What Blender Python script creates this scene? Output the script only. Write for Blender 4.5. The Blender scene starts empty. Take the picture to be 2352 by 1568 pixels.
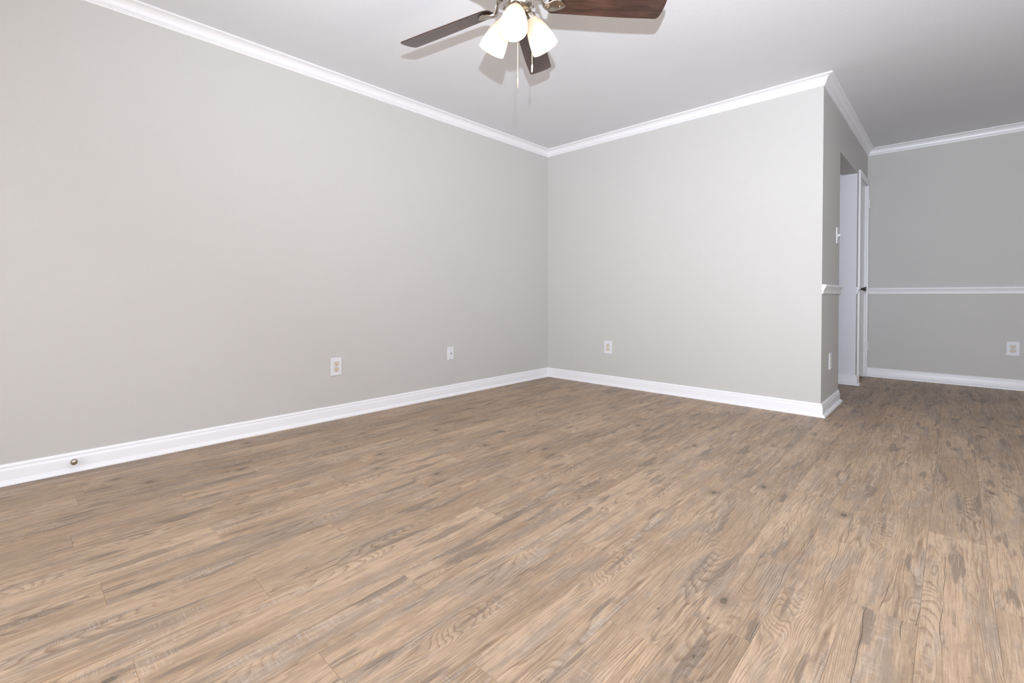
import bpy, bmesh, math, random
from mathutils import Vector, Matrix
random.seed(7)
C = bpy.context.scene.collection
SC = bpy.context.scene
PI = math.pi

# ------------------------------------------------------------------ constants (metres)
H = 2.44                      # ceiling
LX = 2.475                    # outer corner of the centre wall / plane of the return wall
DY = 2.40                     # far wall
E1, E2 = 0.705, 1.672         # passage opening in the return wall
HZ = 2.056                    # underside of the passage header
WT = 0.115                    # wall thickness
XR, YB, XH = 5.0, -5.5, 0.6   # right wall, rear wall, end of the passage
CAM = Vector((3.154, -4.0703, 0.8789))

# ------------------------------------------------------------------ camera
cd = bpy.data.cameras.new('camera'); cam = bpy.data.objects.new('camera', cd); C.objects.link(cam)
yaw, pit, rol = -0.7763, 0.0163, -0.0016
F = Vector((math.sin(yaw)*math.cos(pit), math.cos(yaw)*math.cos(pit), -math.sin(pit)))
R = Vector((math.cos(yaw), -math.sin(yaw), 0)); U = R.cross(F)
R2 = R*math.cos(rol)+U*math.sin(rol); U2 = -R*math.sin(rol)+U*math.cos(rol)
m = Matrix((R2, U2, -F)).transposed().to_4x4(); m.translation = CAM
cam.matrix_world = m
cd.sensor_fit = 'HORIZONTAL'; cd.sensor_width = 36; cd.lens = 1080.0*36/2352
cd.shift_x = 44.96/2352; cd.shift_y = -87.98/2352
cd.clip_start = 0.02
SC.camera = cam

# ------------------------------------------------------------------ world, lights, exposure
SC.view_settings.view_transform = 'Standard'; SC.view_settings.look = 'None'
SC.view_settings.gamma = 1; SC.view_settings.use_curve_mapping = False
SC.view_settings.exposure = 0.0
w = bpy.data.worlds.new('world'); SC.world = w; w.use_nodes = True
bg = w.node_tree.nodes['Background']; bg.inputs[0].default_value = (0.75, 0.85, 1, 1); bg.inputs[1].default_value = 1.2

def light(name, kind, loc, energy, color, rot=(0, 0, 0), **kw):
    d = bpy.data.lights.new(name, kind); d.energy = energy; d.color = color
    for k, v in kw.items(): setattr(d, k, v)
    o = bpy.data.objects.new(name, d); C.objects.link(o); o.location = loc; o.rotation_euler = rot
    return o
# the photographer's flash, just above the lens
FL = CAM + Vector((0.085, -0.065, 0.30))
fo = light('camera_flash', 'SPOT', FL, 530, (0.84, 0.912, 1.02), shadow_soft_size=0.018, spot_size=math.radians(170), spot_blend=1.0)
fo.rotation_euler = Vector((0.0, 0.85, 0.88)).to_track_quat('-Z', 'Y').to_euler()
# daylight through the patio window behind the camera
light('window_daylight', 'AREA', (2.3, YB+0.06, 1.15), 42, (1.0, 0.99, 0.98), (math.radians(90), 0, 0), shape='RECTANGLE', size=2.3, size_y=1.9)
light('side_fill', 'AREA', (XR-0.06, -3.1, 1.35), 22, (1.0, 0.985, 0.97), (math.radians(90), 0, math.radians(90)), shape='RECTANGLE', size=1.9, size_y=1.4)  # added fill from the right to brighten the left wall and ceiling

# ------------------------------------------------------------------ helpers
def link(name, me, mat=None, parent=None):
    o = bpy.data.objects.new(name, me); C.objects.link(o)
    if mat and not me.materials: me.materials.append(mat)
    if parent is not None: o.parent = parent
    return o
def obj(name, bm, mat=None, parent=None, smooth=None, recalc=True):
    if recalc: bmesh.ops.recalc_face_normals(bm, faces=bm.faces)
    me = bpy.data.meshes.new(name); bm.to_mesh(me); bm.free()
    if smooth is not None:
        for pl in me.polygons: pl.use_smooth = True
        me.set_sharp_from_angle(angle=math.radians(smooth))
    return link(name, me, mat, parent)
def struct(o): o['kind'] = 'structure'; return o
def thing(name, label, cat, loc=(0, 0, 0), rotz=0, group=None):
    o = bpy.data.objects.new(name, None); C.objects.link(o); o.location = loc; o.rotation_euler = (0, 0, rotz)
    o.empty_display_size = 0.05
    o['label'] = label; o['category'] = cat
    if group: o['group'] = group
    return o
def box(bm, x0, x1, y0, y1, z0, z1, bevel=0):
    r = bmesh.ops.create_cube(bm, size=1)
    for v in r['verts']:
        v.co = Vector(((x0+x1)/2+v.co.x*(x1-x0), (y0+y1)/2+v.co.y*(y1-y0), (z0+z1)/2+v.co.z*(z1-z0)))
    if bevel:
        es = {e for v in r['verts'] for e in v.link_edges}
        bmesh.ops.bevel(bm, geom=list(es), offset=bevel, segments=2, affect='EDGES', profile=0.6)
def lathe(bm, prof, n=32, M=None, closed=False):
    """prof: list of (radius, z)"""
    M = M or Matrix.Identity(4); rings = []
    for r, z in prof:
        if r < 1e-6: rings.append([bm.verts.new(M @ Vector((0, 0, z)))])
        else: rings.append([bm.verts.new(M @ Vector((r*math.cos(2*PI*i/n), r*math.sin(2*PI*i/n), z))) for i in range(n)])
    for a, b in zip(rings, rings[1:]):
        for i in range(n):
            j = (i+1) % n
            if len(a) == 1 and len(b) == 1: continue
            if len(a) == 1: bm.faces.new((a[0], b[i], b[j]))
            elif len(b) == 1: bm.faces.new((a[i], a[j], b[0]))
            else: bm.faces.new((a[i], a[j], b[j], b[i]))
def tube(bm, pts, r, n=10):
    pts = [Vector(q) for q in pts]; rings = []
    up = Vector((0, 0, 1))
    for i, q in enumerate(pts):
        t = (pts[min(i+1, len(pts)-1)]-pts[max(i-1, 0)]).normalized()
        a = t.cross(up)
        if a.length < 1e-4: a = t.cross(Vector((1, 0, 0)))
        a.normalize(); b = t.cross(a)
        rr = r[i] if isinstance(r, (list, tuple)) else r
        rings.append([bm.verts.new(q+a*rr*math.cos(2*PI*k/n)+b*rr*math.sin(2*PI*k/n)) for k in range(n)])
    for a, b in zip(rings, rings[1:]):
        for k in range(n): bm.faces.new((a[k], a[(k+1) % n], b[(k+1) % n], b[k]))
    bm.faces.new(rings[0]); bm.faces.new(rings[-1][::-1])
def strip(name, prof, A, B, nrm, mA, mB, mat, parent=None, kind=True):
    """moulding: prof (out, z) polygon swept from A to B along a wall, nrm = out of the wall,
       mA / mB: +1 inside corner mitre, -1 outside corner mitre, 0 square end"""
    A = Vector((*A, 0)); B = Vector((*B, 0)); n = Vector((*nrm, 0)); d = (B-A).normalized()
    bm = bmesh.new()
    a = [bm.verts.new(A+n*o+d*mA*o+Vector((0, 0, z))) for o, z in prof]
    b = [bm.verts.new(B+n*o-d*mB*o+Vector((0, 0, z))) for o, z in prof]
    k = len(prof)
    for i in range(k): bm.faces.new((a[i], a[(i+1) % k], b[(i+1) % k], b[i]))
    bm.faces.new(a[::-1]); bm.faces.new(b)
    o = obj(name, bm, mat, parent, smooth=28)
    return struct(o) if kind else o

# ------------------------------------------------------------------ materials
class NT:
    def __init__(s, name):
        s.m = bpy.data.materials.new(name); s.m.use_nodes = True; s.t = s.m.node_tree
        s.b = s.t.nodes['Principled BSDF']
    def n(s, typ, **kw):
        x = s.t.nodes.new(typ)
        for k, v in kw.items():
            if k.startswith('i_'): x.inputs[k[2:].replace('_', ' ')].default_value = v
            else: setattr(x, k, v)
        return x
    def l(s, a, b): s.t.links.new(a, b)
    def put(s, sock, v):
        if hasattr(v, 'is_linked') or hasattr(v, 'links'): s.l(v, sock)
        else: sock.default_value = v
    def math(s, op, a, b=None, c=None, clamp=False):
        x = s.n('ShaderNodeMath', operation=op); x.use_clamp = clamp
        s.put(x.inputs[0], a)
        if b is not None: s.put(x.inputs[1], b)
        if c is not None: s.put(x.inputs[2], c)
        return x.outputs[0]
    def noise(s, vec, scale, detail=2, rough=0.5, dist=0.0):
        x = s.n('ShaderNodeTexNoise'); s.l(vec, x.inputs['Vector'])
        x.inputs['Scale'].default_value = scale; x.inputs['Detail'].default_value = detail
        x.inputs['Roughness'].default_value = rough; x.inputs['Distortion'].default_value = dist
        return x.outputs['Fac']
    def mapr(s, v, a, b, c=0.0, d=1.0, smooth=False):
        x = s.n('ShaderNodeMapRange'); x.interpolation_type = 'SMOOTHSTEP' if smooth else 'LINEAR'
        s.l(v, x.inputs['Value'])
        for k, q in zip(('From Min', 'From Max', 'To Min', 'To Max'), (a, b, c, d)): x.inputs[k].default_value = q
        return x.outputs['Result']
    def scale(s, vec, sx, sy, sz):
        x = s.n('ShaderNodeVectorMath', operation='MULTIPLY'); s.l(vec, x.inputs[0]); x.inputs[1].default_value = (sx, sy, sz)
        return x.outputs[0]
    def mix(s, f, a, b, mode='MIX'):
        x = s.n('ShaderNodeMix', data_type='RGBA', blend_type=mode)
        s.put(x.inputs['Factor'], f); s.put(x.inputs['A'], a); s.put(x.inputs['B'], b)
        return x.outputs['Result']
    def bump(s, h, strength, dist):
        x = s.n('ShaderNodeBump'); x.inputs['Strength'].default_value = strength; x.inputs['Distance'].default_value = dist
        s.l(h, x.inputs['Height']); s.l(x.outputs[0], s.b.inputs['Normal'])

def paint(name, col, rough=0.6, tex=0.0, tscale=220, spec=0.3, mottled=0.0):
    t = NT(name); t.b.inputs['Roughness'].default_value = rough
    t.b.inputs['Specular IOR Level'].default_value = spec
    pos = t.n('ShaderNodeNewGeometry').outputs['Position']
    c = (*col, 1)
    if mottled:
        f = t.noise(pos, 1.3, 3)
        c2 = tuple(x*(1-mottled) for x in col)
        t.l(t.mix(t.mapr(f, 0.35, 0.65), c, (*c2, 1)), t.b.inputs['Base Color'])
    else: t.b.inputs['Base Color'].default_value = c
    if tex:
        a = t.noise(pos, tscale, 3, 0.55); b2 = t.noise(pos, tscale*0.22, 2)
        h = t.math('ADD', a, t.math('MULTIPLY', b2, 0.7))
        t.bump(h, tex, 0.004)
    return t.m
def metal(name, col, rough, brushed=0.0):
    t = NT(name); t.b.inputs['Base Color'].default_value = (*col, 1); t.b.inputs['Metallic'].default_value = 1
    t.b.inputs['Roughness'].default_value = rough
    if brushed:
        co = t.n('ShaderNodeTexCoord').outputs['Object']
        f = t.noise(t.scale(co, 30, 30, 900), 1.0, 2)
        t.l(t.mapr(f, 0.3, 0.7, rough-brushed, rough+brushed), t.b.inputs['Roughness'])
    return t.m

M_WALL = paint('greige_wall_paint', (0.612, 0.600, 0.580), 0.62, 0.22, 150, 0.25, 0.012)
M_CEIL = paint('ceiling_paint', (0.79, 0.795, 0.825), 0.8, 0.17, 150, 0.15, 0.01)
M_TRIM = paint('trim_gloss_paint', (0.90, 0.895, 0.92), 0.32, 0.02, 60, 0.5)
M_JAMB = paint('passage_white_paint', (0.80, 0.80, 0.85), 0.5, 0.10, 190, 0.3)
M_PLATE = paint('white_plastic', (0.80, 0.80, 0.84), 0.25, 0, spec=0.5)
M_IVORY = paint('ivory_plastic', (0.74, 0.66, 0.50), 0.3, 0, spec=0.5)
M_SLOT = paint('dark_slot', (0.03, 0.025, 0.02), 0.6)
M_SUB = paint('joint_shadow_underlay', (0.15, 0.11, 0.085), 0.9)
M_NICKEL = metal('satin_nickel', (0.50, 0.45, 0.385), 0.20)
M_KNOB = metal('dark_bronze', (0.14, 0.13, 0.12), 0.28)
M_CHAIN = metal('chain_nickel', (0.55, 0.46, 0.35), 0.38)

def wood_floor():
    t = NT('rustic_pine_planks')
    co = t.n('ShaderNodeTexCoord').outputs['Object']
    inf = t.n('ShaderNodeObjectInfo').outputs['Random']
    # eleven print variants, as on real vinyl planks
    k = t.math('FLOOR', t.math('MULTIPLY', inf, 11.0))
    off = t.n('ShaderNodeCombineXYZ'); t.l(t.math('MULTIPLY', k, 3.71), off.inputs[0]); t.l(t.math('MULTIPLY', k, 7.37), off.inputs[1]); t.l(t.math('MULTIPLY', k, 1.93), off.inputs[2])
    ad = t.n('ShaderNodeVectorMath', operation='ADD'); t.l(co, ad.inputs[0]); t.l(off.outputs[0], ad.inputs[1]); P = ad.outputs[0]
    # knots
    vor = t.n('ShaderNodeTexVoronoi', feature='F1'); vor.inputs['Scale'].default_value = 1.0; vor.inputs['Randomness'].default_value = 1.0
    t.l(t.scale(P, 7.0, 3.8, 1.0), vor.inputs['Vector'])
    kd = vor.outputs['Distance']
    cs = t.n('ShaderNodeSeparateColor'); t.l(vor.outputs['Color'], cs.inputs[0])
    has = t.math('GREATER_THAN', cs.outputs[0], 0.58)
    wob = t.noise(P, 60, 2)
    kdw = t.math('ADD', kd, t.math('MULTIPLY', t.math('SUBTRACT', wob, 0.5), 0.07))
    swell = t.math('MULTIPLY', has, t.mapr(kd, 0.0, 0.55, 1.0, 0.0, True))
    # growth rings = contours of a stretched field plus a straight ramp across the plank
    sx = t.n('ShaderNodeSeparateXYZ'); t.l(P, sx.inputs[0])
    fld = t.math('MULTIPLY', t.noise(t.scale(P, 8.0, 0.85, 1), 1.0, 1.5, 0.45), 0.60)
    fld = t.math('ADD', fld, t.math('MULTIPLY', sx.outputs[0], 1.5))
    fld = t.math('ADD', fld, t.math('MULTIPLY', swell, 0.09))
    fld = t.math('ADD', fld, t.math('MULTIPLY', t.noise(t.scale(P, 34, 7, 1), 1.0, 3), 0.022))
    ring = t.math('FRACT', t.math('MULTIPLY', fld, 62.0))
    late = t.math('MULTIPLY', t.math('POWER', t.mapr(ring, 0.25, 0.90, 0, 1), 2.2), t.mapr(ring, 0.90, 1.0, 1.0, 0.0))                       # sharp dark late wood on one side
    ringmask = t.mapr(t.noise(t.scale(P, 8, 1.6, 1), 1.0, 2), 0.38, 0.56, 0.25, 1.0, True)
    late = t.math('MULTIPLY', late, t.math('MULTIPLY', ringmask, t.mapr(t.noise(t.scale(P, 70, 9, 1), 1.0, 2), 0.3, 0.6, 0.35, 1.0)))
    # fibres
    fib = t.noise(t.scale(P, 240, 9, 1), 1.0, 5, 0.68)
    fib2 = t.noise(t.scale(P, 62, 2.6, 1), 1.0, 5, 0.62)
    # tone patches
    tone = t.noise(t.scale(P, 5.5, 1.5, 1), 1.0, 3, 0.55)
    grey = t.noise(t.scale(P, 13, 2.0, 1), 1.0, 4, 0.55)
    base = t.mix(t.mapr(tone, 0.32, 0.66, 0, 1, True), (0.455, 0.325, 0.220, 1), (0.635, 0.468, 0.330, 1))
    warm = t.noise(t.scale(P, 14, 2.4, 1.3), 1.0, 4, 0.6)
    base = t.mix(t.mapr(warm, 0.52, 0.72, 0, 0.55, True), base, (0.62, 0.42, 0.265, 1))
    base = t.mix(t.mapr(grey, 0.52, 0.60, 0, 0.55, True), base, (0.365, 0.305, 0.255, 1))
    base = t.mix(t.mapr(t.noise(t.scale(P, 21, 2.7, 1.7), 1.0, 4, 0.5), 0.590, 0.640, 0, 0.66, True), base, (0.190, 0.158, 0.132, 1))
    base = t.mix(t.mapr(fib2, 0.46, 0.66, 0.0, 0.42), base, (0.285, 0.205, 0.148, 1))
    base = t.mix(t.math('MULTIPLY', late, 0.80), base, (0.205, 0.138, 0.090, 1))
    base = t.mix(t.mapr(fib, 0.50, 0.68, 0, 0.45), base, (0.25, 0.185, 0.138, 1))
    base = t.mix(t.mapr(fib, 0.32, 0.46, 0.38, 0), base, (0.74, 0.61, 0.50, 1))
    # saw marks across the grain
    sp = t.n('ShaderNodeSeparateXYZ'); t.l(P, sp.inputs[0])
    sw = t.noise(t.scale(P, 26, 330, 1), 1.0, 2, 0.6, 0.4)
    swm = t.mapr(t.noise(t.scale(P, 15, 3.2, 1), 1.0, 2), 0.56, 0.66, 0, 0.24, True)
    base = t.mix(t.math('MULTIPLY', t.mapr(sw, 0.50, 0.62), swm), base, (0.72, 0.66, 0.60, 1))
    blot = t.noise(t.scale(P, 38, 16, 1), 1.0, 5, 0.7)
    base = t.mix(t.mapr(blot, 0.50, 0.66, 0, 0.34, True), base, (0.30, 0.245, 0.20, 1))
    base = t.mix(t.mapr(blot, 0.30, 0.44, 0.26, 0, True), base, (0.70, 0.54, 0.42, 1))
    # knots colour
    core = t.math('MULTIPLY', has, t.mapr(kdw, 0.045, 0.085, 0.9, 0, True))
    halo = t.math('MULTIPLY', has, t.mapr(kdw, 0.07, 0.24, 0.50, 0, True))
    base = t.mix(halo, base, (0.235, 0.175, 0.130, 1))
    kr = t.math('FRACT', t.math('MULTIPLY', kdw, 48.0))
    base = t.mix(core, base, t.mix(kr, (0.075, 0.062, 0.052, 1), (0.24, 0.19, 0.145, 1)))
    # drying cracks: long thin lines that wander along the grain
    wig = t.n('ShaderNodeCombineXYZ'); t.l(sx.outputs[1], wig.inputs[1]); t.l(t.math('MULTIPLY', k, 5.1), wig.inputs[0])
    wv = t.math('ADD', t.math('MULTIPLY', t.math('SUBTRACT', t.noise(wig.outputs[0], 2.2, 2), 0.5), 0.060), t.math('MULTIPLY', t.math('SUBTRACT', t.noise(P, 30, 2), 0.5), 0.0022))
    cx_ = t.math('FRACT', t.math('MULTIPLY', t.math('ADD', sx.outputs[0], wv), 13.0))
    line = t.mapr(t.math('ABSOLUTE', t.math('SUBTRACT', cx_, 0.5)), 0.0040, 0.0105, 1, 0, True)
    cm = t.mapr(t.noise(t.scale(P, 10, 2.2, 1), 1.0, 1), 0.50, 0.535, 0, 0.95, True)
    crack = t.math('MULTIPLY', line, cm)
    base = t.mix(crack, base, (0.065, 0.050, 0.040, 1))
    # small dark pinholes / ticks
    v2 = t.n('ShaderNodeTexVoronoi', feature='F1'); v2.inputs['Scale'].default_value = 1.0
    t.l(t.scale(P, 42, 15, 1), v2.inputs['Vector']); c2 = t.n('ShaderNodeSeparateColor'); t.l(v2.outputs['Color'], c2.inputs[0])
    pin = t.math('MULTIPLY', t.math('GREATER_THAN', c2.outputs[0], 0.95), t.mapr(v2.outputs['Distance'], 0.06, 0.16, 0.8, 0, True))
    base = t.mix(pin, base, (0.12, 0.09, 0.07, 1))
    # slight per-plank value
    hs = t.n('ShaderNodeHueSaturation', i_Saturation=1.08); t.l(base, hs.inputs['Color'])
    r2 = t.math('FRACT', t.math('MULTIPLY', inf, 57.3))
    t.l(t.mapr(r2, 0, 1, 0.73, 0.87), hs.inputs['Value'])
    t.l(hs.outputs[0], t.b.inputs['Base Color'])
    t.b.inputs['Specular IOR Level'].default_value = 0.32
    t.l(t.mapr(fib, 0.3, 0.7, 0.40, 0.55), t.b.inputs['Roughness'])
    hgt = t.math('SUBTRACT', t.math('ADD', t.math('MULTIPLY', fib, 0.5), t.math('MULTIPLY', late, -0.4)), crack)
    t.bump(hgt, 0.18, 0.0012)
    return t.m
M_FLOOR = wood_floor()

def blade_wood(name, a, b, rough):
    t = NT(name); co = t.n('ShaderNodeTexCoord').outputs['Object']
    f = t.noise(t.scale(co, 4, 46, 20), 1.0, 4, 0.6, 0.6)
    g = t.noise(t.scale(co, 9, 14, 9), 1.0, 3)
    c = t.mix(t.mapr(f, 0.35, 0.68), (*a, 1), (*b, 1))
    c = t.mix(t.mapr(g, 0.5, 0.75, 0, 0.5), c, (*[x*1.5 for x in b], 1))
    t.l(c, t.b.inputs['Base Color']); t.b.inputs['Roughness'].default_value = rough
    t.b.inputs['Specular IOR Level'].default_value = 0.6; t.b.inputs['Coat Weight'].default_value = 0.6; t.b.inputs['Coat Roughness'].default_value = 0.35
    return t.m
M_BLADE = blade_wood('walnut_blade', (0.022, 0.009, 0.007), (0.075, 0.034, 0.026), 0.36)

def shade_glass():
    t = NT('lit_frosted_glass'); co = t.n('ShaderNodeTexCoord').outputs['Object']
    sp = t.n('ShaderNodeSeparateXYZ'); t.l(co, sp.inputs[0])
    g = t.mapr(sp.outputs[2], -0.105, -0.012, 0, 1, True)      # neck end of the shade (local z = 0)
    t.b.inputs['Base Color'].default_value = (0.46, 0.38, 0.27, 1); t.b.inputs['Roughness'].default_value = 0.25
    t.l(t.mix(g, (1.0, 0.92, 0.78, 1), (1.0, 0.62, 0.30, 1)), t.b.inputs['Emission Color'])
    t.l(t.mapr(g, 0, 1, 0.80, 0.10), t.b.inputs['Emission Strength'])
    return t.m
M_SHADE = shade_glass()
t = NT('lit_bulb'); t.b.inputs['Emission Color'].default_value = (1, 0.93, 0.8, 1); t.b.inputs['Emission Strength'].default_value = 8; M_BULB = t.m
# window glass: a real pane that lets daylight through
t = NT('window_glass'); tr = t.n('ShaderNodeBsdfTransparent'); gl = t.n('ShaderNodeBsdfGlossy'); gl.inputs['Roughness'].default_value = 0.02
fr = t.n('ShaderNodeFresnel'); mx = t.n('ShaderNodeMixShader'); t.l(fr.outputs[0], mx.inputs[0]); t.l(tr.outputs[0], mx.inputs[1]); t.l(gl.outputs[0], mx.inputs[2])
t.l(mx.outputs[0], t.t.nodes['Material Output'].inputs[0]); M_GLASS = t.m

# ------------------------------------------------------------------ room shell
def wall(name, boxes, mat=M_WALL):
    bm = bmesh.new()
    for b in boxes: box(bm, *b)
    return struct(obj(name, bm, mat))
wall('wall_left', [(-WT, 0, YB-WT, 0, 0, H)])
wall('wall_center', [(-WT, LX-WT, 0, WT, 0, H)])
DO0, DO1, DOZ = 1.795, DY-0.048, 2.045          # closet door opening in the return wall
wall('wall_return', [(LX-WT, LX, 0, E1, 0, H), (LX-WT, LX, E1, E2, HZ, H), (LX-WT, LX, E2+WT*0.0, DO0, 0, H), (LX-WT, LX, DO0, DO1, DOZ, H), (LX-WT, LX, DO1, DY, 0, H)])
wall('wall_far', [(LX-WT, XR+WT, DY, DY+WT, 0, H)])
wall('wall_passage', [(XH, LX-WT, E2, E2+0.09, 0, H), (XH-WT, XH, WT, E2+0.09, 0, H), (XH, LX-WT, E1-0.1, E1, 0, H)], M_JAMB)
# white painted face of the passage jamb
bm = bmesh.new(); box(bm, LX-WT, LX-0.001, E2-0.003, E2, 0, HZ); struct(obj('trim_1', bm, M_JAMB))
wall('wall_right', [(XR, XR+WT, YB-WT, -4.1, 0, H), (XR, XR+WT, -2.1, DY, 0, H), (XR, XR+WT, -4.1, -2.1, 0, .6), (XR, XR+WT, -4.1, -2.1, 2.1, H)])
WX0, WX1, WZ0, WZ1 = 1.15, 3.45, 0.20, 2.10
wall('wall_rear', [(0, WX0, YB-WT, YB, 0, H), (WX1, XR, YB-WT, YB, 0, H), (WX0, WX1, YB-WT, YB, 0, WZ0), (WX0, WX1, YB-WT, YB, WZ1, H)])
bm = bmesh.new(); box(bm, -WT, XR+WT, YB-WT, DY+WT, H, H+0.1); struct(obj('ceiling', bm, M_CEIL))
# rear window (behind the camera)
bm = bmesh.new()
for a in ((WX0, WX0+.05, WZ0, WZ1), (WX1-.05, WX1, WZ0, WZ1), (WX0+.05, WX1-.05, WZ0, WZ0+.05), (WX0+.05, WX1-.05, WZ1-.05, WZ1), ((WX0+WX1)/2-.03, (WX0+WX1)/2+.03, WZ0+.05, WZ1-.05)):
    box(bm, a[0], a[1], YB-0.08, YB-0.02, a[2], a[3])
win = struct(obj('window_1', bm, M_TRIM))
for k in range(2):
    bm = bmesh.new(); x0 = (WX0+.05, (WX0+WX1)/2+.03)[k]; x1 = ((WX0+WX1)/2-.03, WX1-.05)[k]
    box(bm, x0, x1, YB-.055, YB-.049, WZ0+.05, WZ1-.05); obj('pane', bm, M_GLASS, win)

bm = bmesh.new()
for a in ((-4.1, -4.05, .6, 2.1), (-2.15, -2.1, .6, 2.1), (-4.05, -2.15, .6, .65), (-4.05, -2.15, 2.05, 2.1), (-3.125, -3.075, .65, 2.05)):
    box(bm, XR+.02, XR+.08, a[0], a[1], a[2], a[3])
win = struct(obj('added_side_window', bm, M_TRIM))  # unseen window, added to go with the side fill light
for y0, y1 in ((-4.05, -3.125), (-3.075, -2.15)):
    bm = bmesh.new(); box(bm, XR+.047, XR+.053, y0, y1, .65, 2.05); obj('pane', bm, M_GLASS, win)

# ------------------------------------------------------------------ floor: underlay and planks
bm = bmesh.new(); box(bm, -WT, XR+WT, YB-WT, DY+WT, -0.06, -0.004)
floor = struct(obj('floor', bm, M_SUB))
PW, PL, PX0 = 0.150, 1.153, 0.095
JT = {0: -3.365, 2: -3.89, 3: -3.228, 4: -2.408, 5: -3.935, 6: -3.00, 7: -3.556, 8: -3.895, 9: -3.225, 10: -3.556, 11: -3.88,
      12: -3.22, 13: -3.555, 14: -2.66, 15: -3.31, 16: -2.95, 17: -1.62, 18: -2.018, 19: -2.40, 20: -1.695, 21: -2.15}
def plank_mesh(x0, x1, y0, y1):
    """origin at the plank's middle; 1 mm softened upper edges"""
    bm = bmesh.new(); g = 0.00015; c = 0.00045
    a, b = x0+g, x1-g; d, e = y0+g, y1-g
    lo = [bm.verts.new(q) for q in ((a, d, -.004), (b, d, -.004), (b, e, -.004), (a, e, -.004))]
    mi = [bm.verts.new(q) for q in ((a, d, -c), (b, d, -c), (b, e, -c), (a, e, -c))]
    to = [bm.verts.new(q) for q in ((a+c, d+c, 0), (b-c, d+c, 0), (b-c, e-c, 0), (a+c, e-c, 0))]
    for p, q in ((lo, mi), (mi, to)):
        for i in range(4): bm.faces.new((p[i], p[(i+1) % 4], q[(i+1) % 4], q[i]))
    bm.faces.new(to)
    me = bpy.data.meshes.new('plank'); bm.to_mesh(me); bm.free(); me.materials.append(M_FLOOR); return me
full = plank_mesh(-PW/2, PW/2, -PL/2, PL/2)
def xlimits(x0, x1): return max(x0, 0.002), min(x1, XR-0.002)
nrow = int((XR-PX0)/PW)+1
for k in range(-1, nrow+1):
    x0, x1 = PX0+k*PW, PX0+(k+1)*PW
    a, b = xlimits(x0, x1)
    if b-a < 0.01: continue
    ph = JT.get(k, random.uniform(0, PL))
    n0 = math.floor((YB-ph)/PL)
    y = ph+n0*PL
    while y < DY:
        y0, y1 = y, y+PL; y += PL
        p0, p1 = max(y0, YB+0.002), min(y1, DY-0.002)
        if p1-p0 < 0.02: continue
        segs = [(a, b, p0, p1)]
        if (x0+x1)/2 < LX-WT and p1 > 0.004:                 # runs under the centre wall into the passage
            if p0 >= E2: continue
            p1 = min(p1, E2-0.002)
            if p0 < 0: segs = [(a, b, p0, 0.02)]
            else: segs = [] if (x0+x1)/2 < XH or p1 < E1 else [(a, b, max(p0, E1-.02), p1)]
            if p0 < 0 and p1 > E1 and x0 > XH: segs.append((a, b, E1-.02, p1))
        for (sa, sb, q0, q1) in segs:
            cx, cy = (x0+x1)/2, (y0+y1)/2
            if abs(sa-x0) < 1e-6 and abs(sb-x1) < 1e-6 and abs(q0-y0) < 1e-6 and abs(q1-y1) < 1e-6: me = full
            else: me = plank_mesh(sa-cx, sb-cx, q0-cy, q1-cy)
            o = link('plank', me, None, floor); o.location = (cx, cy, 0)

# ------------------------------------------------------------------ mouldings
BASE = [(0, 0), (.032, 0), (.032, .004), (.0295, .011), (.024, .0165), (.016, .0195), (.0145, .0215), (.0145, .066), (.0135, .0695), (.0105, .0745),
        (.0095, .080), (.0105, .0825), (.0100, .0855), (.0070, .0885), (.0055, .0925), (.0035, .0955), (0, .0955)]
def crown():
    P = [(0, H), (.060, H), (.060, H-.0075), (.0565, H-.0100), (.0530, H-.0108)]
    for i in range(1, 8):                                    # cove
        a = i/8*PI/2
        P.append((.0530-.034*math.sin(a), H-.0108-.037*(1-math.cos(a))))
    P += [(.0185, H-.0490), (.0150, H-.0515), (.0150, H-.0545), (.0120, H-.0570), (.0120, H-.0605), (.0085, H-.0630), (.0070, H-.0690), (0, H-.0700)]
    return P
CROWN = crown()
RZ = 0.888
RAIL = [(0, RZ), (.008, RZ), (.0095, RZ+.004), (.0085, RZ+.010), (.0105, RZ+.013), (.0105, RZ+.018), (.0125, RZ+.026), (.0165, RZ+.036), (.0225, RZ+.046),
        (.0260, RZ+.051), (.0265, RZ+.058), (.0240, RZ+.063), (.0190, RZ+.0665), (0, RZ+.068)]
strip('baseboard_left', BASE, (0, YB), (0, 0), (1, 0), 1, 1, M_TRIM)
strip('baseboard_center', BASE, (0, 0), (LX, 0), (0, -1), 1, -1, M_TRIM)
strip('baseboard_return', BASE, (LX, 0), (LX, E1), (1, 0), -1, 0, M_TRIM)
strip('baseboard_passage_near', BASE, (XH, E1), (LX-.03, E1), (0, 1), 1, 0, M_TRIM)
strip('baseboard_passage_far', BASE, (XH, E2-.003), (LX, E2-.003), (0, -1), 1, -1, M_TRIM)
CL0, CL1 = 1.745, DO0                     # left casing of the closet door
strip('baseboard_pier', BASE, (LX, E2-.003), (LX, CL0), (1, 0), -1, 0, M_TRIM)
strip('baseboard_far', BASE, (LX, DY), (XR, DY), (0, -1), 0, 1, M_TRIM)
strip('baseboard_right', BASE, (XR, DY), (XR, YB), (-1, 0), 1, 1, M_TRIM)
strip('baseboard_rear', BASE, (XR, YB), (0, YB), (0, 1), 1, 1, M_TRIM)
strip('trim_2', CROWN, (0, YB), (0, 0), (1, 0), 1, 1, M_TRIM)
strip('trim_3', CROWN, (0, 0), (LX, 0), (0, -1), 1, -1, M_TRIM)
strip('trim_4', CROWN, (LX, 0), (LX, DY), (1, 0), -1, 1, M_TRIM)
strip('trim_5', CROWN, (LX, DY), (XR, DY), (0, -1), 1, 1, M_TRIM)
strip('trim_6', CROWN, (XR, DY), (XR, YB), (-1, 0), 1, 1, M_TRIM)
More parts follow.
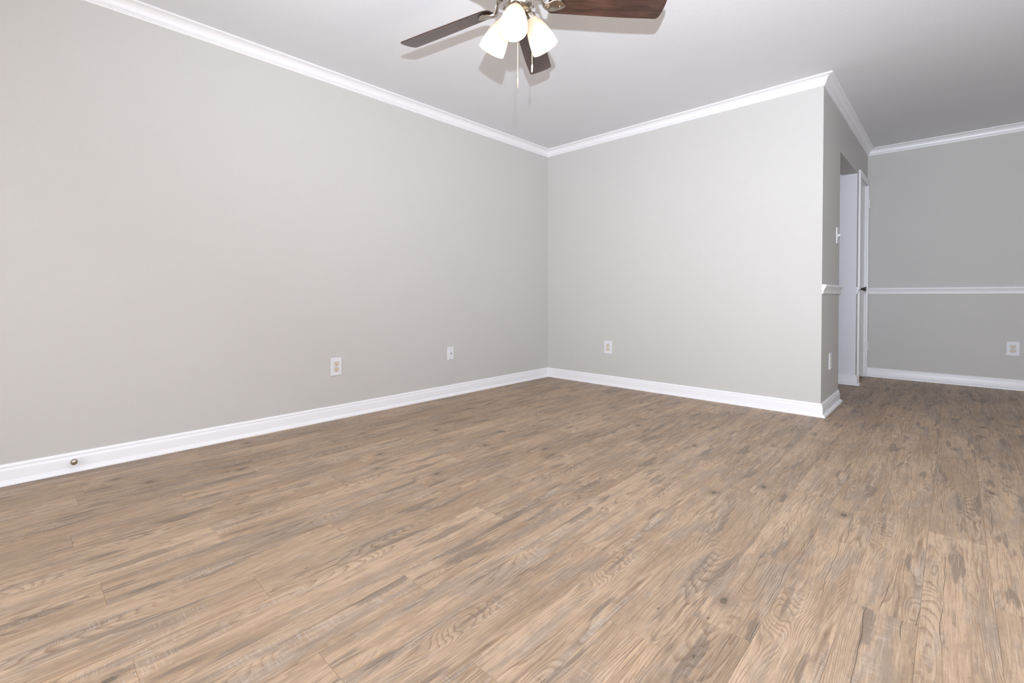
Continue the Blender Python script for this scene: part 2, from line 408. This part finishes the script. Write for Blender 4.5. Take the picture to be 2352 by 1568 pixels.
strip('trim_7', CROWN, (XR, YB), (0, YB), (0, 1), 1, 1, M_TRIM)
strip('trim_8', RAIL, (LX, 0.0), (LX, E1), (1, 0), 0, 0, M_TRIM)
strip('trim_9', RAIL, (LX, E2), (LX, CL0), (1, 0), 0, 0, M_TRIM)
strip('trim_10', RAIL, (LX, DY), (XR, DY), (0, -1), 0, 1, M_TRIM)
strip('trim_11', RAIL, (XR, DY), (XR, 0.6), (-1, 0), 1, 0, M_TRIM)

# ------------------------------------------------------------------ closet door in the return wall
bm = bmesh.new(); box(bm, LX-.055, LX-.014, DO0+.006, DO1-.006, 0.028, DOZ-.006, 0.0015)
door = struct(obj('door_1', bm, M_TRIM))
def casing(name, y0, y1, z0, z1):
    bm = bmesh.new(); box(bm, LX, LX+.017, y0, y1, z0, z1, 0.003)
    return obj(name, bm, M_TRIM, door, smooth=40)
casing('casing', CL0, CL1, 0, 2.105); casing('casing', DO1, DY-.003, 0, 2.105-.055); casing('head_casing', CL1, DY-.003, 2.050, 2.105)
bm = bmesh.new()
box(bm, LX-WT, LX, DO0, DO0+.004, 0, DOZ); box(bm, LX-WT, LX, DO1-.004, DO1, 0, DOZ); box(bm, LX-WT, LX, DO0+.004, DO1-.004, DOZ-.004, DOZ)
obj('jamb', bm, M_TRIM, door)
for z in (1.848, 0.333):
    bm = bmesh.new()
    box(bm, LX-.0138, LX-.011, DO1-.036, DO1-.007, z-.045, z+.045)
    box(bm, LX+.0172, LX+.0192, DO1+.002, DO1+.020, z-.045, z+.045)
    for i in range(5):
        zz = z-.045+i*.018
        lathe(bm, [(0, zz+.0006), (.0065, zz+.0006), (.0065, zz+.0174), (0, zz+.0174)], 12, Matrix.Translation((LX+.022, DO1-.004, 0)))
    obj('hinge', bm, M_TRIM, door, smooth=40)
MK = Matrix.Translation((LX-.014, DO0+.065, 0.937)) @ Matrix.Rotation(PI/2, 4, 'Y')
bm = bmesh.new(); lathe(bm, [(0, 0), (.030, 0), (.030, .003), (.024, .007), (.012, .010), (.0095, .018), (.0085, .028), (.012, .040), (.019, .055), (.0225, .066), (.0215, .070), (.012, .072), (0, .0725)], 28, MK)
obj('knob', bm, M_KNOB, door, smooth=35)
bm = bmesh.new(); box(bm, LX-WT, LX-WT+.004, DO0, DO1, 0, DOZ); obj('closet_back', bm, M_WALL, door)

# ------------------------------------------------------------------ wall plates
def place(root, p, nrm):
    """local frame: x across, y up, z out of the wall"""
    n = Vector(nrm); up = Vector((0, 0, 1)); x = up.cross(n)
    M = Matrix((x, up, n)).transposed().to_4x4(); M.translation = Vector(p); root.matrix_world = M
def plate_mesh(w, h, name='cover_plate'):
    bm = bmesh.new(); t = .006; c = .0035
    for (s, z) in ((0, 0), (0, .0025), (c*.5, .0052), (c, t)):
        pass
    rings = []
    for s, z in ((0, 0), (0, .003), (.0012, .0050), (c, t)):
        rings.append([bm.verts.new((sx*(w/2-s), sy*(h/2-s), z)) for sx, sy in ((-1, -1), (1, -1), (1, 1), (-1, 1))])
    for a, b in zip(rings, rings[1:]):
        for i in range(4): bm.faces.new((a[i], a[(i+1) % 4], b[(i+1) % 4], b[i]))
    bm.faces.new(rings[-1]); bm.faces.new(rings[0][::-1]); return bm
def screw(root, x, y, mat=M_PLATE):
    bm = bmesh.new(); lathe(bm, [(0, .0055), (.0032, .0055), (.0032, .0066), (.0022, .0074), (0, .0076)], 14, Matrix.Translation((x, y, 0)))
    s = obj('screw', bm, mat, root, smooth=40)
    return s
def outlet(label, p, nrm, w, h):
    r = thing('wall_outlet', label, 'outlet', group='wall outlets'); place(r, p, nrm)
    obj('cover_plate', plate_mesh(w, h), M_PLATE, r)
    for s in (1, -1):
        cy = s*.0195
        # dark ring of the cut-out
        bm = bmesh.new()
        def outl(rr, z):
            o = []
            for i in range(28):
                a = 2*PI*i/28; x = rr*math.cos(a); y = max(-rr*.80, min(rr*.80, rr*math.sin(a))); o.append((x, cy+y, z))
            return o
        a = [bm.verts.new(q) for q in outl(.0184, .0060)]; b = [bm.verts.new(q) for q in outl(.0184, .0063)]
        for i in range(28): bm.faces.new((a[i], a[(i+1) % 28], b[(i+1) % 28], b[i]))
        bm.faces.new(b); obj('cutout_gap', bm, M_SLOT, r)
        bm = bmesh.new()
        a = [bm.verts.new(q) for q in outl(.0172, .0060)]; b = [bm.verts.new(q) for q in outl(.0172, .0080)]; c = [bm.verts.new(q) for q in outl(.0162, .0088)]
        for u, v in ((a, b), (b, c)):
            for i in range(28): bm.faces.new((u[i], u[(i+1) % 28], v[(i+1) % 28], v[i]))
        bm.faces.new(c); rec = obj('receptacle', bm, M_IVORY, r)
        for sx, hh in ((-.0062, .0075), (.0062, .0090)):
            bm = bmesh.new(); box(bm, sx-.0012, sx+.0012, cy+.0035-hh/2, cy+.0035+hh/2, .0086, .00905); obj('slot', bm, M_SLOT, rec)
        bm = bmesh.new(); lathe(bm, [(.0028, .0086), (.0028, .0091), (0, .0091)], 14, Matrix.Translation((0, cy-.0085, 0))); obj('ground_hole', bm, M_SLOT, rec)
    screw(r, 0, 0)
    return r
outlet('white duplex outlet low on the long left wall, nearest the camera', (0, -2.457, .372), (1, 0, 0), .083, .127)
outlet('white duplex outlet low on the middle wall, right of the room corner', (.742, 0, .371), (0, -1, 0), .084, .128)
outlet('white duplex outlet below the chair rail on the far right wall', (3.547, DY, .379), (0, -1, 0), .086, .130)
outlet('white outlet seen edge-on, low on the narrow return wall beside the passage', (LX, .335, .368), (1, 0, 0), .084, .125)
# cable plate
r = thing('cable_plate', 'white cable plate with dark centre connector, left of the room corner', 'wall plate'); place(r, (0, -1.387, .372), (1, 0, 0))
obj('cover_plate', plate_mesh(.069, .113), M_PLATE, r)
screw(r, 0, .042, M_NICKEL); screw(r, 0, -.042, M_NICKEL)
bm = bmesh.new(); lathe(bm, [(0, .0055), (.0085, .0055), (.0085, .0080), (.0065, .0085)], 18); lathe(bm, [(.0065, .0085), (.0, .0085)], 18); obj('collar', bm, M_PLATE, r, smooth=40)
bm = bmesh.new(); lathe(bm, [(0, .0080), (.0046, .0080), (.0046, .0150), (.0032, .0152), (0, .0152)], 12); obj('connector', bm, M_KNOB, r)
# light switch
r = thing('light_switch', 'white toggle light switch above the chair rail beside the passage', 'switch'); place(r, (LX, .583, 1.357), (1, 0, 0))
obj('cover_plate', plate_mesh(.072, .127), M_PLATE, r)
screw(r, 0, .030); screw(r, 0, -.030)
bm = bmesh.new()
vs = [bm.verts.new(q) for q in ((-.0045, -.010, .006), (.0045, -.010, .006), (.0045, .010, .006), (-.0045, .010, .006), (-.0035, -.001, .0235), (.0035, -.001, .0235), (.0035, .0075, .0215), (-.0035, .0075, .0215))]
for f in ((0, 1, 2, 3), (4, 5, 6, 7), (0, 1, 5, 4), (1, 2, 6, 5), (2, 3, 7, 6), (3, 0, 4, 7)): bm.faces.new([vs[i] for i in f])
bmesh.ops.bevel(bm, geom=bm.edges[:], offset=.0008, segments=1, affect='EDGES'); obj('toggle', bm, M_PLATE, r)

# ------------------------------------------------------------------ door stop on the left baseboard
r = thing('door_stop', 'round nickel door stop screwed to the left baseboard', 'door stop'); place(r, (.0145, -3.870, .058), (1, 0, 0.0))
bm = bmesh.new(); lathe(bm, [(0, 0), (.012, 0), (.012, .002), (.008, .005), (.0055, .009), (.0052, .026), (.0075, .030), (0, .030)], 20); obj('post', bm, M_PLATE, r, smooth=40)
bm = bmesh.new(); lathe(bm, [(0, .028), (.010, .0285), (.0140, .032), (.0150, .037), (.0135, .043), (.0090, .0475), (.0035, .049), (0, .0492)], 24); obj('bumper_cap', bm, M_NICKEL, r, smooth=50)

# ------------------------------------------------------------------ ceiling fan
FC = Vector((1.736, -2.459)); ZB = 2.200; RB = 0.668
fan = thing('ceiling_fan', 'brushed nickel ceiling fan with dark walnut blades and three lit glass shades', 'ceiling fan', (FC.x, FC.y, H))
def zl(z): return z-H
bm = bmesh.new(); lathe(bm, [(0, 0), (.070, 0), (.074, -.010), (.068, -.034), (.045, -.052), (.022, -.060), (0, -.060)], 40); obj('canopy', bm, M_NICKEL, fan, smooth=40)
bm = bmesh.new(); lathe(bm, [(0, -.058), (.045, -.060), (.100, -.070), (.118, -.088), (.122, -.120), (.122, -.150), (.112, -.172), (.085, -.186), (.060, -.190), (0, -.190)], 48); obj('motor_housing', bm, M_NICKEL, fan, smooth=40)
bm = bmesh.new(); lathe(bm, [(0, -.188), (.052, -.190), (.052, -.196), (.049, -.199), (.049, -.238), (.053, -.241), (.062, -.247), (.066, -.256), (.064, -.268), (.052, -.282), (.030, -.291), (.012, -.295), (.010, -.303), (.004, -.309), (0, -.309)], 40)
obj('switch_housing', bm, M_NICKEL, fan, smooth=40)

def blade_mesh():
    bm = bmesh.new(); rc = .013
    out = []
    def wid(x): return .052+.012*min(1, max(0, (x-.16)/.34)) - .000*x
    x0, x1 = .138, RB
    # lower (-y) edge root to tip, rounded tip, upper edge back
    N = 14
    lower = [(x0+rc*2.0+(x1-rc-x0-rc*2.0)*i/N,) for i in range(N+1)]
    lo = [(x, -wid(x)) for (x,) in lower]; up = [(x, wid(x)) for (x,) in lower[::-1]]
    tipw = wid(x1)
    tip = []
    for i in range(1, 7):
        a = -PI/2+i/6*PI/2*.80; tip.append((x1-rc+rc*math.cos(a), -tipw+rc+rc*math.sin(a)))
    for i in range(1, 8):
        yy = -tipw+rc*.8+(2*tipw-1.6*rc)*i/8; tip.append((x1+.006*(1-(yy/tipw)**2), yy))
    for i in range(0, 6):
        a = PI/2*.20+i/6*PI/2*.80; tip.append((x1-rc+rc*math.cos(a), tipw-rc+rc*math.sin(a)))
    root = []
    wr = wid(x0)
    for i in range(1, 7):
        a = i/7*PI/2; root.append((x0+rc*2.0-rc*2.0*math.sin(a), wr-rc*2.0+rc*2.0*math.cos(a)))
    for i in range(0, 6):
        a = i/6*PI/2; root.append((x0+rc*2.0-rc*2.0*math.cos(a), -wr+rc*2.0-rc*2.0*math.sin(a)))
    pts = lo+tip+up+root
    t = .0055
    rings = []
    for s, z in ((.0012, -t/2), (0, -t/2+.0012), (0, t/2-.0012), (.0012, t/2)):
        cx = .41
        rings.append([bm.verts.new((x+(-s if x > cx else s), y-(s if y > 0 else -s), z)) for x, y in pts])
    k = len(pts)
    for a, b in zip(rings, rings[1:]):
        for i in range(k): bm.faces.new((a[i], a[(i+1) % k], b[(i+1) % k], b[i]))
    bm.faces.new(rings[0][::-1]); bm.faces.new(rings[-1])
    bmesh.ops.recalc_face_normals(bm, faces=bm.faces)
    me = bpy.data.meshes.new('blade'); bm.to_mesh(me); bm.free(); me.materials.append(M_BLADE); return me
def iron_mesh():
    """cast arm: hub, S-curve down, leaf-shaped pad under the blade"""
    bm = bmesh.new()
    path = [(.085, .038), (.100, .036), (.112, .026), (.119, .010), (.127, -.006), (.142, -.016), (.162, -.017), (.185, -.012), (.210, -.0085), (.235, -.0075), (.258, -.0075), (.272, -.0075)]
    wd = [.022, .018, .013, .011, .012, .016, .024, .031, .033, .028, .016, .004]
    path = [(.085+(x-.085)*.70, z) for x, z in path]
    rows = []
    for (x, z), w_ in zip(path, wd):
        th = .0055
        # ridged section: edges thin, centre proud below
        rows.append([bm.verts.new(q) for q in ((x, -w_, z+.001), (x, -w_*.93, z-.003), (x, -w_*.35, z-.0050), (x, 0, z-.0068), (x, w_*.35, z-.0050), (x, w_*.93, z-.003), (x, w_, z+.001), (x, 0, z+.0018))])
    for a, b in zip(rows, rows[1:]):
        for i in range(8): bm.faces.new((a[i], a[(i+1) % 8], b[(i+1) % 8], b[i]))
    bm.faces.new(rows[0]); bm.faces.new(rows[-1][::-1])
    bmesh.ops.recalc_face_normals(bm, faces=bm.faces)
    me = bpy.data.meshes.new('blade_iron'); bm.to_mesh(me); bm.free(); me.materials.append(M_NICKEL)
    for pl in me.polygons: pl.use_smooth = True
    me.set_sharp_from_angle(angle=math.radians(50)); return me
BMESH, IMESH = blade_mesh(), iron_mesh()
bm = bmesh.new(); lathe(bm, [(0, 0), (.0042, 0), (.0042, -.0015), (.0028, -.0028), (0, -.0032)], 12)
for f in bm.faces: f.smooth = True
SME = bpy.data.meshes.new('screw'); bm.to_mesh(SME); bm.free(); SME.materials.append(M_CHAIN)
TH0 = math.radians(191.73); PITCH = -0.244
for k in range(5):
    th = TH0-k*math.radians(72)
    b = link('blade', BMESH, None, fan)
    Mz = Matrix.Translation((0, 0, zl(ZB))) @ Matrix.Rotation(th, 4, 'Z')
    b.matrix_local = Mz @ Matrix.Rotation(PITCH, 4, 'X')
    ir = link('blade_iron', IMESH, None, fan); ir.matrix_local = Mz @ Matrix.Rotation(PITCH*.97, 4, 'X')
    for sx, sy in ((.158, .017), (.158, -.017), (.190, 0)):
        s = link('screw', SME, None, ir); s.location = (sx, sy, -.0125 if sy else -.0143)

# light kit: three shades, the front one turned towards the camera
hd = math.atan2(0.714, -0.701)             # azimuth from camera to fan
NECK = Vector((.062, 0, zl(2.140))); MOUTH = Vector((.134, 0, zl(2.012)))
AX = (MOUTH-NECK).normalized(); SL = (MOUTH-NECK).length
def shade_bm():
    bm = bmesh.new()
    out = [(.0225, 0), (.0240, -.004), (.0305, -.016), (.0390, -.034), (.0465, -.055), (.0525, -.078), (.0575, -.102), (.0610, -.124), (.0625, -SL)]
    inn = [(r-.003, z) for r, z in out[::-1]]
    lathe(bm, out+[(.0610, -SL-.0008)]+inn, 44); return bm
for k, dk in enumerate((12, 116, -106)):
    az = hd+PI-math.radians(dk)
    Rz = Matrix.Rotation(az, 4, 'Z')
    tilt = math.atan2(AX.x, -AX.z)
    Ml = Rz @ Matrix.Translation(NECK) @ Matrix.Rotation(-tilt, 4, 'Y')
    # arm from the bowl to the fitter
    bm = bmesh.new()
    p0 = Vector((.045, 0, zl(2.180))); p1 = Vector((.068, 0, zl(2.190))); p2 = NECK-AX*.036
    pts = [p0, (p0+p1)/2+Vector((0, 0, .003)), p1, (p1+p2)/2+Vector((.002, 0, .002)), p2, NECK-AX*.028]
    tube(bm, [Rz @ q for q in pts], .0085, 14); obj('lamp_arm', bm, M_NICKEL, fan, smooth=50)
    sh = obj('lamp_shade', shade_bm(), M_SHADE, fan, smooth=50); sh.matrix_local = Ml
    bm = bmesh.new(); lathe(bm, [(0, .034), (.012, .034), (.0135, .030), (.0135, .024), (.019, .021), (.0245, .014), (.0262, .002), (.0262, -.007), (.0242, -.007)], 32)
    fi = obj('shade_fitter', bm, M_NICKEL, fan, smooth=40); fi.matrix_local = Ml
    bm = bmesh.new(); lathe(bm, [(0, -.012), (.012, -.016), (.014, -.034), (.022, -.052), (.0285, -.072), (.0270, -.090), (.018, -.103), (0, -.108)], 24)
    bu = obj('bulb', bm, M_BULB, sh, smooth=60)
    W = Matrix.Translation((FC.x, FC.y, H)) @ Ml
    light('bulb_light', 'POINT', (W @ Vector((0, 0, -SL-.03))), 3.2, (1.0, 0.78, 0.55), shadow_soft_size=.05)
# pull chains: beads strung from the switch housing, small metal fobs
def chain(px, py, z0, z1, fob):
    bm = bmesh.new(); n = int((z0-z1-fob)/.0042)
    prof = []
    for i in range(n):
        zc = zl(z0)-i*.0042
        prof += [(.0006, zc), (.00165, zc-.0010), (.00165, zc-.0026), (.0006, zc-.0036)]
    lathe(bm, prof, 6, Matrix.Translation((px, py, 0)))
    c = obj('pull_chain', bm, M_CHAIN, fan, smooth=60)
    bm = bmesh.new(); zt = zl(z1)
    lathe(bm, [(0, zt+fob+.006), (.0016, zt+fob+.004), (.0022, zt+fob), (.0034, zt+fob-.004), (.0036, zt+.006), (.0030, zt+.001), (0, zt)], 14, Matrix.Translation((px, py, 0)))
    obj('fob', bm, M_CHAIN, c, smooth=50)
rt = Vector((0.714, 0.701)); fw = Vector((-0.701, 0.714))
a = rt*(-.004)+fw*(-.050); chain(a.x, a.y, 2.215, 1.790, .042)
a = rt*(.0625)+fw*(-.012); chain(a.x, a.y, 2.225, 1.880, .036)
